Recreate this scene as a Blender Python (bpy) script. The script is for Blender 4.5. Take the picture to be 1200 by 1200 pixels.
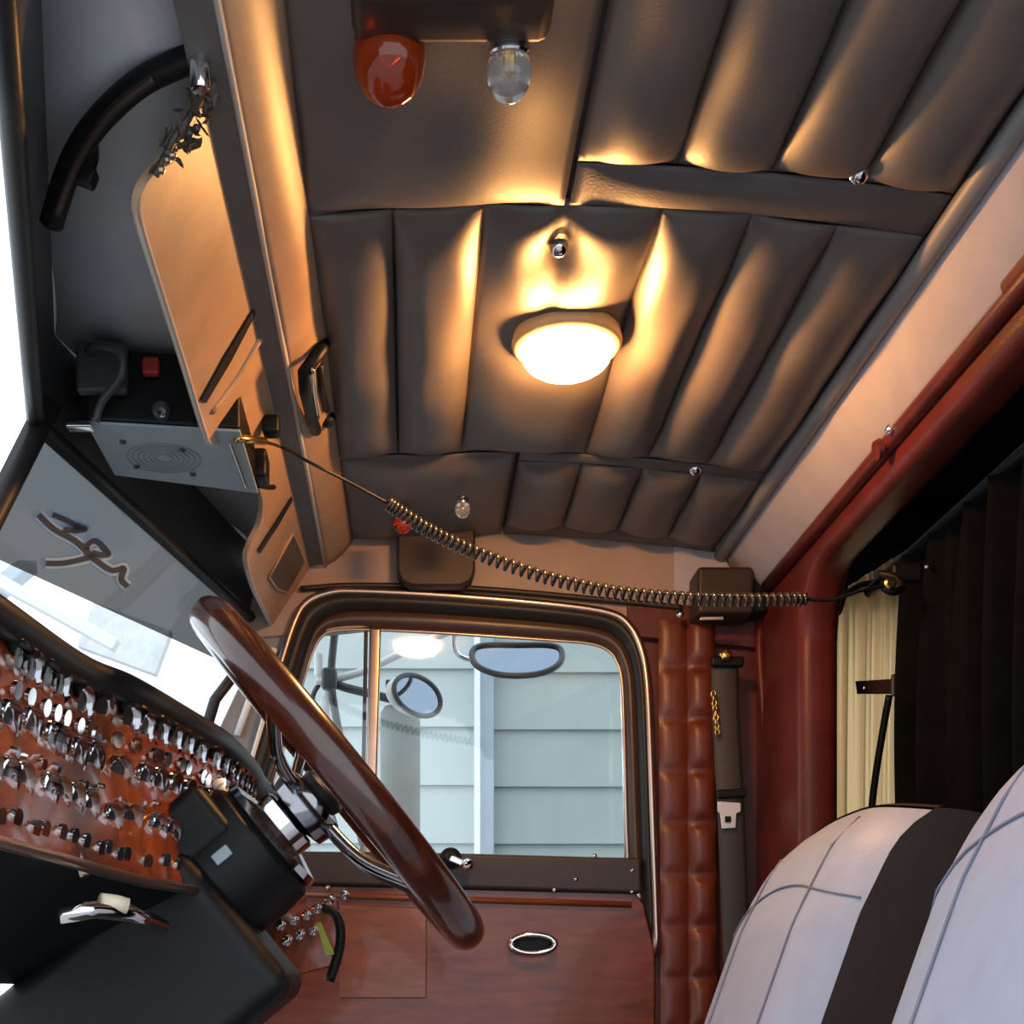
import bpy, bmesh, math, random
from mathutils import Vector, Matrix
random.seed(7)
for o in list(bpy.data.objects): bpy.data.objects.remove(o)
S = bpy.context.scene
COL = S.collection
F, CX, CY, CZ = 1600.0, 480.0, 1180.0, 0.8      # focal length in px, vanishing point of the cab's cross axis, camera height

# ---------------------------------------------------------------- camera, world, sun, exposure
cam = bpy.data.cameras.new('camera'); cam_o = bpy.data.objects.new('camera', cam); COL.objects.link(cam_o)
cam.sensor_width = 36; cam.lens = F/1200*36; cam.shift_x = (600-CX)/1200; cam.shift_y = (CY-600)/1200
cam.clip_start = .02; cam_o.location = (0, 0, CZ); cam_o.rotation_euler = (math.pi/2, 0, 0)
S.camera = cam_o
W = bpy.data.worlds.new('world'); S.world = W; W.use_nodes = True
wn = W.node_tree.nodes; wl = W.node_tree.links
bg = wn['Background']; bg.inputs['Strength'].default_value = 2.0
tc = wn.new('ShaderNodeTexCoord'); nz = wn.new('ShaderNodeTexNoise'); nz.inputs['Scale'].default_value = 2.5
rp = wn.new('ShaderNodeValToRGB'); rp.color_ramp.elements[0].color = (.72, .84, 1, 1); rp.color_ramp.elements[1].color = (.95, .98, 1, 1)
wl.new(tc.outputs['Generated'], nz.inputs['Vector']); wl.new(nz.outputs['Fac'], rp.inputs['Fac']); wl.new(rp.outputs['Color'], bg.inputs['Color'])
S.view_settings.view_transform = 'Standard'; S.view_settings.look = 'None'
S.view_settings.exposure = 0.0; S.view_settings.gamma = 1; S.view_settings.use_curve_mapping = False
LAMP_EMIT = 380.0

# ---------------------------------------------------------------- materials
def mat(name, col, rough=.5, metal=0, var=.12, vscale=30, bump=0, bscale=200, spec=.5, coat=0, emit=None, estr=0, trans=0):
    m = bpy.data.materials.new(name); m.use_nodes = True
    n = m.node_tree.nodes; l = m.node_tree.links; b = n['Principled BSDF']
    b.inputs['Roughness'].default_value = rough; b.inputs['Metallic'].default_value = metal
    b.inputs['Specular IOR Level'].default_value = spec
    if coat: b.inputs['Coat Weight'].default_value = coat; b.inputs['Coat Roughness'].default_value = .08
    if trans: b.inputs['Transmission Weight'].default_value = trans
    t = n.new('ShaderNodeTexCoord'); z = n.new('ShaderNodeTexNoise'); z.inputs['Scale'].default_value = vscale; z.inputs['Detail'].default_value = 5
    r = n.new('ShaderNodeValToRGB')
    r.color_ramp.elements[0].position = .3; r.color_ramp.elements[1].position = .7
    r.color_ramp.elements[0].color = (*[c*(1-var) for c in col], 1); r.color_ramp.elements[1].color = (*[min(1, c*(1+var)) for c in col], 1)
    l.new(t.outputs['Object'], z.inputs['Vector']); l.new(z.outputs['Fac'], r.inputs['Fac']); l.new(r.outputs['Color'], b.inputs['Base Color'])
    if bump:
        z2 = n.new('ShaderNodeTexNoise'); z2.inputs['Scale'].default_value = bscale; z2.inputs['Detail'].default_value = 3
        bp = n.new('ShaderNodeBump'); bp.inputs['Strength'].default_value = bump; bp.inputs['Distance'].default_value = .002
        l.new(t.outputs['Object'], z2.inputs['Vector']); l.new(z2.outputs['Fac'], bp.inputs['Height']); l.new(bp.outputs['Normal'], b.inputs['Normal'])
    if emit: b.inputs['Emission Color'].default_value = (*emit, 1); b.inputs['Emission Strength'].default_value = estr
    return m
def wood(name, c0, c1, scale=18, rough=.18, coat=.8, axis=(1, 1, 6)):
    m = bpy.data.materials.new(name); m.use_nodes = True
    n = m.node_tree.nodes; l = m.node_tree.links; b = n['Principled BSDF']
    b.inputs['Roughness'].default_value = rough; b.inputs['Coat Weight'].default_value = coat; b.inputs['Coat Roughness'].default_value = .06
    t = n.new('ShaderNodeTexCoord'); mp = n.new('ShaderNodeMapping'); mp.inputs['Scale'].default_value = axis
    z = n.new('ShaderNodeTexNoise'); z.inputs['Scale'].default_value = scale; z.inputs['Detail'].default_value = 6; z.inputs['Distortion'].default_value = .8
    r = n.new('ShaderNodeValToRGB'); r.color_ramp.elements[0].position = .3; r.color_ramp.elements[1].position = .72
    r.color_ramp.elements[0].color = (*c0, 1); r.color_ramp.elements[1].color = (*c1, 1)
    l.new(t.outputs['Object'], mp.inputs['Vector']); l.new(mp.outputs['Vector'], z.inputs['Vector']); l.new(z.outputs['Fac'], r.inputs['Fac']); l.new(r.outputs['Color'], b.inputs['Base Color'])
    return m
def glass(name, tint, gloss=.06, diff=0, dcol=(.3, .3, .3)):
    m = bpy.data.materials.new(name); m.use_nodes = True
    n = m.node_tree.nodes; l = m.node_tree.links
    for x in list(n): n.remove(x)
    o = n.new('ShaderNodeOutputMaterial'); tr = n.new('ShaderNodeBsdfTransparent'); tr.inputs['Color'].default_value = (*tint, 1)
    g = n.new('ShaderNodeBsdfGlossy'); g.inputs['Roughness'].default_value = .03
    mx = n.new('ShaderNodeMixShader'); mx.inputs[0].default_value = gloss
    l.new(tr.outputs[0], mx.inputs[1]); l.new(g.outputs[0], mx.inputs[2]); last = mx
    if diff:
        d = n.new('ShaderNodeBsdfDiffuse'); d.inputs['Color'].default_value = (*dcol, 1)
        m2 = n.new('ShaderNodeMixShader'); m2.inputs[0].default_value = diff
        l.new(mx.outputs[0], m2.inputs[1]); l.new(d.outputs[0], m2.inputs[2]); last = m2
    l.new(last.outputs[0], o.inputs['Surface'])
    return m
def cloth_trans(name, col, t=.5):
    m = bpy.data.materials.new(name); m.use_nodes = True
    n = m.node_tree.nodes; l = m.node_tree.links
    for x in list(n): n.remove(x)
    o = n.new('ShaderNodeOutputMaterial'); d = n.new('ShaderNodeBsdfDiffuse'); tl = n.new('ShaderNodeBsdfTranslucent')
    d.inputs['Color'].default_value = (*col, 1); tl.inputs['Color'].default_value = (*col, 1)
    mx = n.new('ShaderNodeMixShader'); mx.inputs[0].default_value = t
    l.new(d.outputs[0], mx.inputs[1]); l.new(tl.outputs[0], mx.inputs[2]); l.new(mx.outputs[0], o.inputs['Surface'])
    return m
M = dict(
    vinyl=mat('headliner_vinyl', (.125, .106, .098), .45, var=.07, vscale=14, bump=.08, bscale=260),
    vinyl_dark=mat('headliner_band_vinyl', (.11, .097, .092), .5, var=.08, vscale=14, bump=.2, bscale=260),
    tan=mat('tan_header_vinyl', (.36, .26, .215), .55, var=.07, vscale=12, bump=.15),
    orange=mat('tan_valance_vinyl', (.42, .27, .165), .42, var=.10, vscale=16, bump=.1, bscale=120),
    pink=mat('pale_headliner_fabric', (.44, .40, .43), .7, var=.06, vscale=20, bump=.2),
    ledge=mat('grey_ledge_vinyl', (.14, .125, .12), .55, var=.08),
    grey=mat('grey_front_board', (.54, .55, .59), .7, var=.08, vscale=8, bump=.15),
    red=mat('oxblood_leather', (.10, .014, .010), .4, var=.3, vscale=9, spec=.3, bump=.3, bscale=150),
    tuft=mat('tufted_red_leather', (.125, .024, .010), .4, var=.2, vscale=12, bump=.25, bscale=150),
    darkred=mat('dark_red_panel', (.09, .014, .012), .4, var=.2, bump=.2),
    black=mat('black_plastic', (.007, .007, .0075), .45, var=.15, bump=.1, spec=.22),
    rubber=mat('black_rubber', (.016, .0145, .0145), .45, var=.15, spec=.35),
    fabric=mat('black_curtain_cloth', (.004, .004, .0045), 1, var=.2, spec=.05),
    brownframe=mat('brown_painted_frame', (.055, .028, .016), .35, var=.15),
    brown=mat('brown_cover_plastic', (.026, .014, .010), .5, var=.15),
    chrome=mat('chrome', (.75, .75, .76), .09, 1, var=.04),
    bronze=mat('bronze_trim', (.52, .38, .30), .28, 1, var=.06),
    alu=mat('grey_metal_plate', (.33, .40, .44), .5, .15, var=.06, vscale=12),
    gold=mat('gold_metal', (.8, .5, .14), .25, 1, var=.05),
    piping=mat('pale_piping', (.5, .46, .42), .5, var=.05),
    wheelwood=wood('dark_red_rim_wood', (.03, .006, .003), (.085, .017, .008), 10, .25, .6, (1, 6, 1)),
    dashwood=wood('orange_dash_wood', (.11, .018, .004), (.30, .062, .012), 14, .25, .4, (6, 1, 1)),
    doorwood=wood('red_door_wood', (.11, .016, .004), (.22, .045, .011), 8, .35, .25, (1, 1, 6)),
    doorinset=wood('orange_door_wood', (.17, .04, .012), (.28, .08, .025), 8, .35, .25, (1, 1, 6)),
    sill=mat('black_sill_vinyl', (.035, .026, .026), .5, var=.1, bump=.2),
    seat=mat('pale_grey_seat_leather', (.38, .42, .54), .5, var=.05, vscale=20, bump=.25, bscale=220),
    seatside=mat('brown_seat_side', (.042, .024, .018), .55, var=.12, bump=.2),
    seam=mat('seat_seam_thread', (.2, .2, .26), .7),
    webbing=mat('dark_belt_webbing', (.038, .034, .032), .6, var=.1, vscale=80, bump=.3, bscale=500),
    curtain=cloth_trans('cream_curtain_cloth', (1, .66, .33), .9),
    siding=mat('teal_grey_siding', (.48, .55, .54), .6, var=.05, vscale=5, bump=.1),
    siding_shade=mat('shaded_teal_siding', (.34, .395, .38), .6, var=.05, vscale=5, bump=.1),  # same siding darkened; the right wall's dimmer light is in this colour
    whitepaint=mat('white_paint', (.85, .86, .87), .45, var=.03),
    stack=mat('mottled_grey_metal', (.12, .14, .12), .6, 0, var=.4, vscale=12),
    mirror=mat('mirror_glass', (.22, .27, .34), .04, 1, var=.02),
    darkgrey=mat('dark_grey_plastic', (.05, .053, .057), .4, var=.1),
    asphalt=mat('grey_ground', (.36, .36, .35), .9, var=.2, vscale=3),
    floor=mat('dark_floor_mat', (.03, .028, .026), .8, var=.2),
    gauge=mat('dark_gauge_face', (.02, .02, .024), .25, var=.2),
    cream=mat('cream_plastic', (.8, .68, .5), .4, var=.05),
    whitem=mat('white_print', (.42, .62, .95), .6, var=.04),
    darkprint=mat('dark_print', (.05, .055, .06), .6, var=.05),
    redm=mat('red_plastic', (.4, .03, .02), .35, var=.1),
    yellow=mat('yellow_green_strap', (.45, .5, .06), .6, var=.1),
    leaf=mat('dark_ornament', (.05, .042, .03), .45, var=.4, vscale=60),
    glass=glass('clear_window_glass', (.95, .98, .98), .05),
    tint=glass('tinted_visor_film', (.13, .14, .145), .04, .45, (.11, .115, .115)),
    amber=mat('amber_glass', (.55, .06, .006), .08, var=.05, trans=.6),
    clear=mat('clear_lamp_glass', (.8, .8, .78), .06, var=.02, trans=.85),
    greypaint=mat('grey_paint', (.72, .74, .74), .6, var=.08),
    darkchrome=mat('dark_chrome', (.28, .28, .30), .12, 1, var=.05),
    edgeroll=mat('grey_edge_vinyl', (.24, .23, .23), .5, var=.05),
    silver=mat('silver_steel', (.72, .74, .78), .3, .2, var=.03),
    lens_low=mat('frosted_lens_centre', (.9, .8, .6), .4, var=.02, emit=(1, .52, .2), estr=LAMP_EMIT*.33),
    lens=mat('lit_lamp_lens', (.9, .8, .6), .4, var=.02, emit=(1, .44, .125), estr=LAMP_EMIT),
    lampbase=mat('lamp_base', (.60, .40, .20), .4, var=.05),
)

# ---------------------------------------------------------------- helpers
def A(px, py, Y): return Vector(((px-CX)*Y/F, Y, CZ+(CY-py)*Y/F))
def hit(px, py, p, n):                                   # where the sight line through a pixel meets a plane of the cab
    d = Vector(((px-CX)/F, 1, (CY-py)/F)); o = Vector((0, 0, CZ))
    return o + d*((Vector(p)-o).dot(n)/d.dot(n))
def O(name, verts, faces, m, parent=None, smooth=False, bevel=0, seg=2):
    verts = [Vector(v) for v in verts]
    lo = [min(v[i] for v in verts) for i in range(3)]; hi = [max(v[i] for v in verts) for i in range(3)]
    c = Vector([(a+b)/2 for a, b in zip(lo, hi)])
    me = bpy.data.meshes.new(name); me.from_pydata([v-c for v in verts], [], faces); me.materials.append(M[m] if isinstance(m, str) else m)
    bm = bmesh.new(); bm.from_mesh(me); bmesh.ops.recalc_face_normals(bm, faces=bm.faces[:]); bm.to_mesh(me); bm.free()
    if smooth: me.polygons.foreach_set('use_smooth', [True]*len(me.polygons))
    o = bpy.data.objects.new(name, me); COL.objects.link(o)
    if parent is not None:
        o.parent = parent; o.location = c - wpos(parent)
    else: o.location = c
    if bevel:
        b = o.modifiers.new('bevel', 'BEVEL'); b.width = bevel; b.segments = seg; b.limit_method = 'ANGLE'
        me.polygons.foreach_set('use_smooth', [True]*len(me.polygons))
        w = o.modifiers.new('wn', 'WEIGHTED_NORMAL'); w.keep_sharp = True
    return o
def wpos(o):
    p = Vector(o.location)
    while o.parent: o = o.parent; p += Vector(o.location)
    return p
def thing(name, label, cat, loc, group=None):
    o = bpy.data.objects.new(name, None); COL.objects.link(o); o.location = loc; o.empty_display_size = .05
    o['label'] = label; o['category'] = cat
    if group: o['group'] = group
    return o
def tag(o, label, cat, group=None):
    o['label'] = label; o['category'] = cat
    if group: o['group'] = group
    return o
def st(o, label=None):
    o['kind'] = 'structure'
    if label: o['label'] = label
    return o
def boxg(c, s, R=None):
    c = Vector(c); h = Vector(s)/2
    v = [Vector((x*h.x, y*h.y, z*h.z)) for x in (-1, 1) for y in (-1, 1) for z in (-1, 1)]
    if R: v = [R @ a for a in v]
    f = [(0, 1, 3, 2), (4, 6, 7, 5), (0, 4, 5, 1), (2, 3, 7, 6), (0, 2, 6, 4), (1, 5, 7, 3)]
    return [c+a for a in v], f
def box(name, c, s, m, parent=None, bevel=.003, R=None, seg=2):
    v, f = boxg(c, s, R); return O(name, v, f, m, parent, bevel=bevel, seg=seg)
def frameaxes(d):
    d = Vector(d).normalized(); up = Vector((0, 0, 1)) if abs(d.z) < .9 else Vector((1, 0, 0))
    u = d.cross(up).normalized(); return d, u, u.cross(d).normalized()
def basis(d):
    d, u, w = frameaxes(d); return Matrix((u, w, d)).transposed()       # local z -> d
def spline(pts, n, closed=False):
    pts = [Vector(p) for p in pts]; N = len(pts); out = []
    segs = N if closed else N-1
    for i in range(n if closed else n+1):
        t = i/n*segs; k = min(int(t), segs-1); f = t-k
        g = (lambda j: pts[j % N]) if closed else (lambda j: pts[max(0, min(N-1, j))])
        p0, p1, p2, p3 = g(k-1), g(k), g(k+1), g(k+2)
        out.append(.5*((2*p1)+(p2-p0)*f+(2*p0-5*p1+4*p2-p3)*f*f+(3*p1-p0-3*p2+p3)*f**3))
    return out
def tubeg(pts, r, seg=10, closed=False, prof=None):
    pts = [Vector(p) for p in pts]; N = len(pts); V = []; Fc = []
    T = []
    for i in range(N):
        a = pts[(i-1) % N] if closed or i else pts[0]; b = pts[(i+1) % N] if closed or i < N-1 else pts[-1]
        T.append((b-a).normalized())
    _, u, _ = frameaxes(T[0])
    rr = r if callable(r) else (lambda t: r)
    for i in range(N):
        u = (u - T[i]*u.dot(T[i])).normalized(); w = T[i].cross(u)
        for k in range(seg):
            a = 2*math.pi*k/seg; q = rr(i/(max(1, N-1)))
            V.append(pts[i]+(u*math.cos(a)+w*math.sin(a))*q)
    for i in range(N if closed else N-1):
        for k in range(seg):
            a, b = i*seg+k, i*seg+(k+1) % seg; j = (i+1) % N
            Fc.append((a, b, j*seg+(k+1) % seg, j*seg+k))
    if not closed: Fc += [tuple(range(seg))[::-1], tuple((N-1)*seg+k for k in range(seg))]
    return V, Fc
def tube(name, pts, r, m, parent=None, seg=10, closed=False, n=0):
    if n: pts = spline(pts, n, closed)
    v, f = tubeg(pts, r, seg, closed); return O(name, v, f, m, parent, smooth=True)
def latheg(prof, o, d, seg=24, caps=True):
    d, u, w = frameaxes(d); o = Vector(o); V = []; Fc = []
    for r, h in prof:
        for k in range(seg):
            a = 2*math.pi*k/seg; V.append(o+d*h+(u*math.cos(a)+w*math.sin(a))*max(r, 1e-5))
    for i in range(len(prof)-1):
        for k in range(seg):
            Fc.append((i*seg+k, i*seg+(k+1) % seg, (i+1)*seg+(k+1) % seg, (i+1)*seg+k))
    if caps: Fc += [tuple(range(seg))[::-1], tuple((len(prof)-1)*seg+k for k in range(seg))]
    return V, Fc
def lathe(name, prof, o, d, m, parent=None, seg=24, smooth=True):
    v, f = latheg(prof, o, d, seg); ob = O(name, v, f, m, parent, smooth=smooth)
    if smooth:
        ob.data.set_sharp_from_angle(angle=math.radians(42))
    return ob
def prism(name, pts, off, m, parent=None, bevel=0):
    pts = [Vector(p) for p in pts]; off = Vector(off); n = len(pts)
    v = pts+[p+off for p in pts]; f = [tuple(range(n)), tuple(range(2*n-1, n-1, -1))]+[(i, (i+1) % n, n+(i+1) % n, n+i) for i in range(n)]
    return O(name, v, f, m, parent, bevel=bevel)
def gridg(fn, nu, nv):
    V = [fn(i/nu, j/nv) for i in range(nu+1) for j in range(nv+1)]
    return V, [(i*(nv+1)+j, (i+1)*(nv+1)+j, (i+1)*(nv+1)+j+1, i*(nv+1)+j+1) for i in range(nu) for j in range(nv)]
def grid(name, fn, nu, nv, m, parent=None, thick=0):
    v, f = gridg(fn, nu, nv); o = O(name, v, f, m, parent, smooth=True)
    if thick:
        s = o.modifiers.new('solid', 'SOLIDIFY'); s.thickness = thick; s.offset = 0
    return o
def ribbon(name, a, b, m, parent=None, close=False):
    n = len(a); v = list(a)+list(b)
    f = [(i, (i+1) % n, n+(i+1) % n, n+i) for i in range(n if close else n-1)]
    return O(name, v, f, m, parent, smooth=True)
def join(*gs):
    V = []; Fc = []
    for v, f in gs:
        b = len(V); V += v; Fc += [tuple(i+b for i in q) for q in f]
    return V, Fc
def screw(name, p, d, r, m, parent): return lathe(name, [(r, 0), (r, r*.4), (r*.6, r*.8), (0, r*.9)], p, d, m, parent, 12)
V3 = Vector
YD = 2.80                                               # inner face of the driver's door
def roofz(X): return CZ+.970-.17*(X-.15)**2

# ================================================================ SETTING
st(box('ground', (0, 4, -1.35), (24, 24, .1), 'asphalt', bevel=0))
st(box('floor', (.55, 1.85, -.05), (2.4, 1.96, .1), 'floor', bevel=0))
def shell(u, v):
    X = -.135+u*.80; return V3((X, .88+v*1.96, roofz(X)+.02))
st(grid('ceiling', shell, 16, 2, 'vinyl_dark', None, .01))

# front board (grey) and header above the two-piece windshield, apex in the middle of the cab
AY = 1.87
def l1x(Y): return -.516+(.198 if Y > AY else .24)*abs(Y-AY)
def l2x(Y): return l1x(Y)+.03
ys = [.9, 1.2, 1.5, 1.7, 1.87, 2.1, 2.4, 2.6, 2.82]
fb = [V3((l2x(y), y, CZ+.92)) for y in ys]; fr = [V3((-.20, y, CZ+.92)) for y in ys]
o = ribbon('wall_front', fr, fb, 'grey'); st(o)
so = o.modifiers.new('solid', 'SOLIDIFY'); so.thickness = .01; so.offset = 1
o = ribbon('trim_1', fb, [V3((l1x(y), y, CZ+.80)) for y in ys], 'darkgrey'); st(o)
st(tube('trim_2', [V3((l1x(y)+.004, y, CZ+.80)) for y in ys if y >= AY], .012, 'rubber', None, 8))
st(tube('trim_3', [V3((l1x(y)+.004, y, CZ+.80)) for y in ys if y <= AY], .012, 'rubber', None, 8))
# windshield panes
WD = V3((-.485, 0, -1))
def wpt(Y, h): return V3((l1x(Y), Y, CZ+.80))+WD*h
for k, (ya, yb) in enumerate(((AY, 2.80), (.9, AY))):
    w = ribbon('window_%d' % (k+1), [wpt(ya, 0), wpt(yb, 0)], [wpt(ya, .56), wpt(yb, .56)], 'glass'); st(w)
WP = wpt(2.0, 0); WN = V3((.198, 1, 0)).cross(WD).normalized()
if WN.y > 0: WN = -WN                                    # towards the cab
st(tube('trim_4', [wpt(AY, -.03)+V3((.01, 0, 0)), wpt(AY, .56)], .018, 'rubber', None, 8))

# A pillar beside the windshield
pa = [A(312, 734, 2.81), A(358, 722, 2.81), A(316, 868, 2.81), A(230, 1100, 2.81), A(160, 1100, 2.81), A(252, 862, 2.81)]
st(prism('trim_5', pa, (0, .05, 0), 'edgeroll', None, .006))
st(tube('trim_6', [A(284, 778, 2.78), A(252, 820, 2.78), A(170, 1090, 2.78)], .012, 'rubber', None, 8))
st(tube('trim_7', [A(322, 760, 2.80), A(292, 822, 2.80), A(278, 862, 2.80)], .008, 'whitepaint', None, 8))  # white tube put in for the highlight down the pillar edge

# driver's side wall above the door, and the pillar behind it
hd = [A(330, 745, YD), A(284, 748, YD), A(288, 690, YD), A(388, 624, YD), A(480, 616, YD), A(600, 612, YD), A(700, 616, YD), A(800, 632, YD), A(860, 648, YD), A(895, 720, YD), A(760, 728, YD), A(600, 718, YD)]
wr = prism('wall_right', hd, (0, .04, 0), 'tan', None, .004); st(wr)
st(prism('trim_8', [A(790, 640, YD-.006), A(846, 648, YD-.006), A(880, 705, YD-.006), A(790, 700, YD-.006)], (0, .006, 0), 'pink', None, .002))
st(prism('trim_9', [A(735, 706, YD-.008), A(900, 712, YD-.008), A(900, 760, YD-.008), A(735, 745, YD-.008)], (0, .02, 0), 'darkred', None, .003))
st(tube('trim_10', [A(352, 690, YD-.01), A(420, 686, YD-.01), A(560, 690, YD-.01), A(740, 706, YD-.01), A(800, 712, YD-.01)], .006, 'brown', None, 8, n=20))
# quilted pillar
def quilt(c):
    x0, x1 = (.508, .566) if c == 0 else (.566, .624)
    def fn(u, v):
        z = CZ+.79-v*1.06; t = (v*1.06/.106+.1) % 1
        b = (.008, .017)[c]*(1-abs(2*u-1)**3)*(1-abs(2*t-1)**4)
        return V3((x0+u*(x1-x0)+.006*v, YD-.012-b, z))
    return fn
for c in range(2): st(grid('trim_%d' % (11+c), quilt(c), 12, 130, 'tuft'))
st(box('trim_13', (.644, YD+.03, CZ+.02), (.334, .03, 1.64), 'darkred', bevel=.004))
st(tube('trim_14', [A(893, 715, YD-.01), A(897, 800, YD-.01), A(903, 900, YD-.01), A(910, 1000, YD-.01), A(915, 1150, YD-.01)], .010, 'red', None, 10))

# rear headliner strip and the padded red bulkhead round the sleeper opening
def strip(u, v):
    x = .645+.062*u; z = .932-.092*u; b = .010*math.sin(math.pi*u)
    return V3((x-b*.4, .9+1.9*v, CZ+z-b*.6))
st(grid('trim_15', strip, 10, 30, 'pink', None, .006))
JY = 2.50; HB = .785
arc = [(JY-.12+.12*math.sin(a), HB-.12+.12*math.cos(a)) for a in [i/8*math.pi/2 for i in range(9)]]
bw = [(2.84, .90), (.9, .90), (.9, HB)]+arc+[(JY, -.8), (2.84, -.8)]
wb = prism('wall_back', [V3((.715, y, CZ+z)) for y, z in bw], (.075, 0, 0), 'red', None, .022); st(wb)
roll = [(.9, .832)]+[(1.4, .832), (1.9, .832), (2.4, .832), (2.70, .832)]
st(tube('trim_16', [V3((.708, y, CZ+z)) for y, z in roll], .013, 'red', None, 12))
st(tube('trim_17', [V3((.709, 1.6-.7*i/6, CZ+.845-.012*i/6*0) ) for i in range(7)], .017, 'tuft', None, 12))
st(tube('trim_18', [A(893, 725, YD-.02), A(890, 760, YD-.03), A(897, 860, YD-.03), A(906, 980, YD-.03), A(912, 1120, YD-.03)], .009, 'red', None, 10, n=16))
# sleeper shell
st(box('wall_sleeper', (1.72, 1.85, .75), (.04, 1.96, 2.2), 'fabric', bevel=0))
st(box('wall_left', (1.26, .87, .75), (.96, .04, 2.2), 'fabric', bevel=0))
st(box('ceiling_sleeper', (1.24, 1.85, 1.84), (1.0, 1.96, .04), 'fabric', bevel=0))
# far sleeper wall with its little window behind the curtain
for i, (x0, x1, z0, z1) in enumerate(((.79, .85, -.1, 1.84), (1.10, 1.74, -.1, 1.84), (.85, 1.10, -.1, .85), (.85, 1.10, 1.60, 1.84))):
    st(box('trim_%d' % (20+i), ((x0+x1)/2, 2.84, (z0+z1)/2), (x1-x0, .04, z1-z0), 'fabric', bevel=0))
st(box('window_3', (.975, 2.845, 1.225), (.25, .006, .75), 'glass', bevel=0))

# ================================================================ DRIVER'S DOOR
door = bpy.data.objects.new('door_1', None); COL.objects.link(door); door.location = (.12, YD, .5); st(door)
def L(pts, Y, n=70): return spline([A(x, y, Y) for x, y in pts], n)
OUT = [(770, 1118), (766, 1000), (762, 880), (758, 800), (751, 760), (737, 733), (712, 718), (640, 708), (520, 698), (420, 693), (385, 695), (360, 706), (346, 727), (330, 775), (305, 860), (270, 980), (238, 1090)]
MID = [(754, 1060), (751, 1000), (747, 880), (743, 800), (736, 768), (723, 748), (700, 737), (640, 729), (520, 720), (430, 716), (395, 719), (374, 730), (362, 752), (347, 800), (324, 870), (293, 975), (268, 1060)]
INN = [(736, 1012), (734, 960), (732, 880), (729, 800), (722, 774), (712, 762), (690, 754), (640, 750), (520, 742), (435, 738), (395, 739), (378, 745), (366, 765), (352, 810), (332, 880), (308, 960), (292, 1012)]
tube('outer_trim', L(OUT, YD-.018), .0085, 'bronze', door, 10)
def ring(name, a, ya, b, yb, m, bulge=0):
    pa, pb = L(a, ya), L(b, yb); n = len(pa); rows = 6; V = []
    for j in range(rows+1):
        t = j/rows; V += [p.lerp(q, t)+V3((0, -bulge*math.sin(math.pi*t), 0)) for p, q in zip(pa, pb)]
    f = [(j*n+i, j*n+i+1, (j+1)*n+i+1, (j+1)*n+i) for j in range(rows) for i in range(n-1)]
    return O(name, V, f, m, door, smooth=True)
ring('rubber_seal', OUT, YD-.01, MID, YD-.006, 'rubber', .016)
ring('window_frame', MID, YD-.004, INN, YD+.006, 'brownframe', .008)
tube('inner_bead', L(INN, YD+.004), .0035, 'bronze', door, 8)
ring('frame_reveal', INN, YD+.006, INN, YD+.05, 'rubber')
tube('glass_channel', [A(730, 800, YD+.012), A(732, 880, YD+.012), A(735, 1010, YD+.012)], .006, 'chrome', door, 8)
PN = V3((.118, -.993, -.022)); PP = V3((.20, YD+.032, 1.2))          # the door glass leans slightly in its channel
prism('pane', spline([hit(x, y, PP, PN) for x, y in INN], 70), (0, .004, 0), 'glass', door)
box('vent_bar', (A(440, 738, YD)+A(433, 1004, YD))/2, (.024, .02, .47), 'bronze', door, .005, Matrix.Rotation(-.0262*-1, 3, 'Y'))
box('vent_seal', (A(429, 738, YD+.01)+A(424, 1004, YD+.01))/2, (.008, .012, .47), 'rubber', door, .002, Matrix.Rotation(.019, 3, 'Y'))
prism('sill', [A(270, 996, YD-.02), A(520, 999, YD-.02), A(752, 1005, YD-.02), A(753, 1047, YD-.02), A(520, 1040, YD-.02), A(250, 1034, YD-.02)], (0, .06, 0), 'sill', door, .008)
prism('door_panel', [A(250, 1034, YD-.004), A(745, 1046, YD-.004), A(755, 1060, YD-.004), A(768, 1118, YD-.004), V3((.50, YD-.004, .06)), V3((-.42, YD-.004, .06))], (0, .05, 0), 'doorwood', door, .004)
prism('inset_panel', [A(398, 1060, YD-.008), A(500, 1064, YD-.008), A(500, 1170, YD-.008), A(398, 1170, YD-.008)], (0, .01, 0), 'doorinset', door, .003)
tube('trim_molding', [A(330, 1046, YD-.012), A(480, 1052, YD-.012), A(740, 1060, YD-.012)], .006, 'doorinset', door, 8)
for x, y in ((697, 1003), (675, 1030), (650, 1043), (741, 1020), (741, 1045), (385, 1040)): screw('sill_screw', A(x, y, YD-.02), (0, -1, 0), .0045, 'chrome', door)
for x, y in ((408, 690), (659, 709)): screw('header_screw', A(x, y, YD-.014), (0, -1, 0), .006, 'chrome', door)
h = tube('door_handle', [A(625+26*math.cos(a), 1106+11*math.sin(a), YD-.03) for a in [i/20*2*math.pi for i in range(20)]], .006, 'chrome', door, 8, True)
box('handle_cup', A(625, 1107, YD-.008), (.075, .012, .03), 'black', door, .006)
k = lathe('window_crank', [(.02, 0), (.022, .006), (.012, .012), (.01, .03)], A(528, 1006, YD-.02), (0, -1, 0), 'black', door)
lathe('crank_knob', [(.0, 0), (.011, .003), (.013, .012), (.008, .022), (0, .024)], A(545, 1014, YD-.05), (.5, -1, 0), 'chrome', k)
box('crank_arm', A(538, 1010, YD-.05), (.04, .008, .014), 'chrome', k, .003, Matrix.Rotation(.4, 3, 'Y'))

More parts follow.
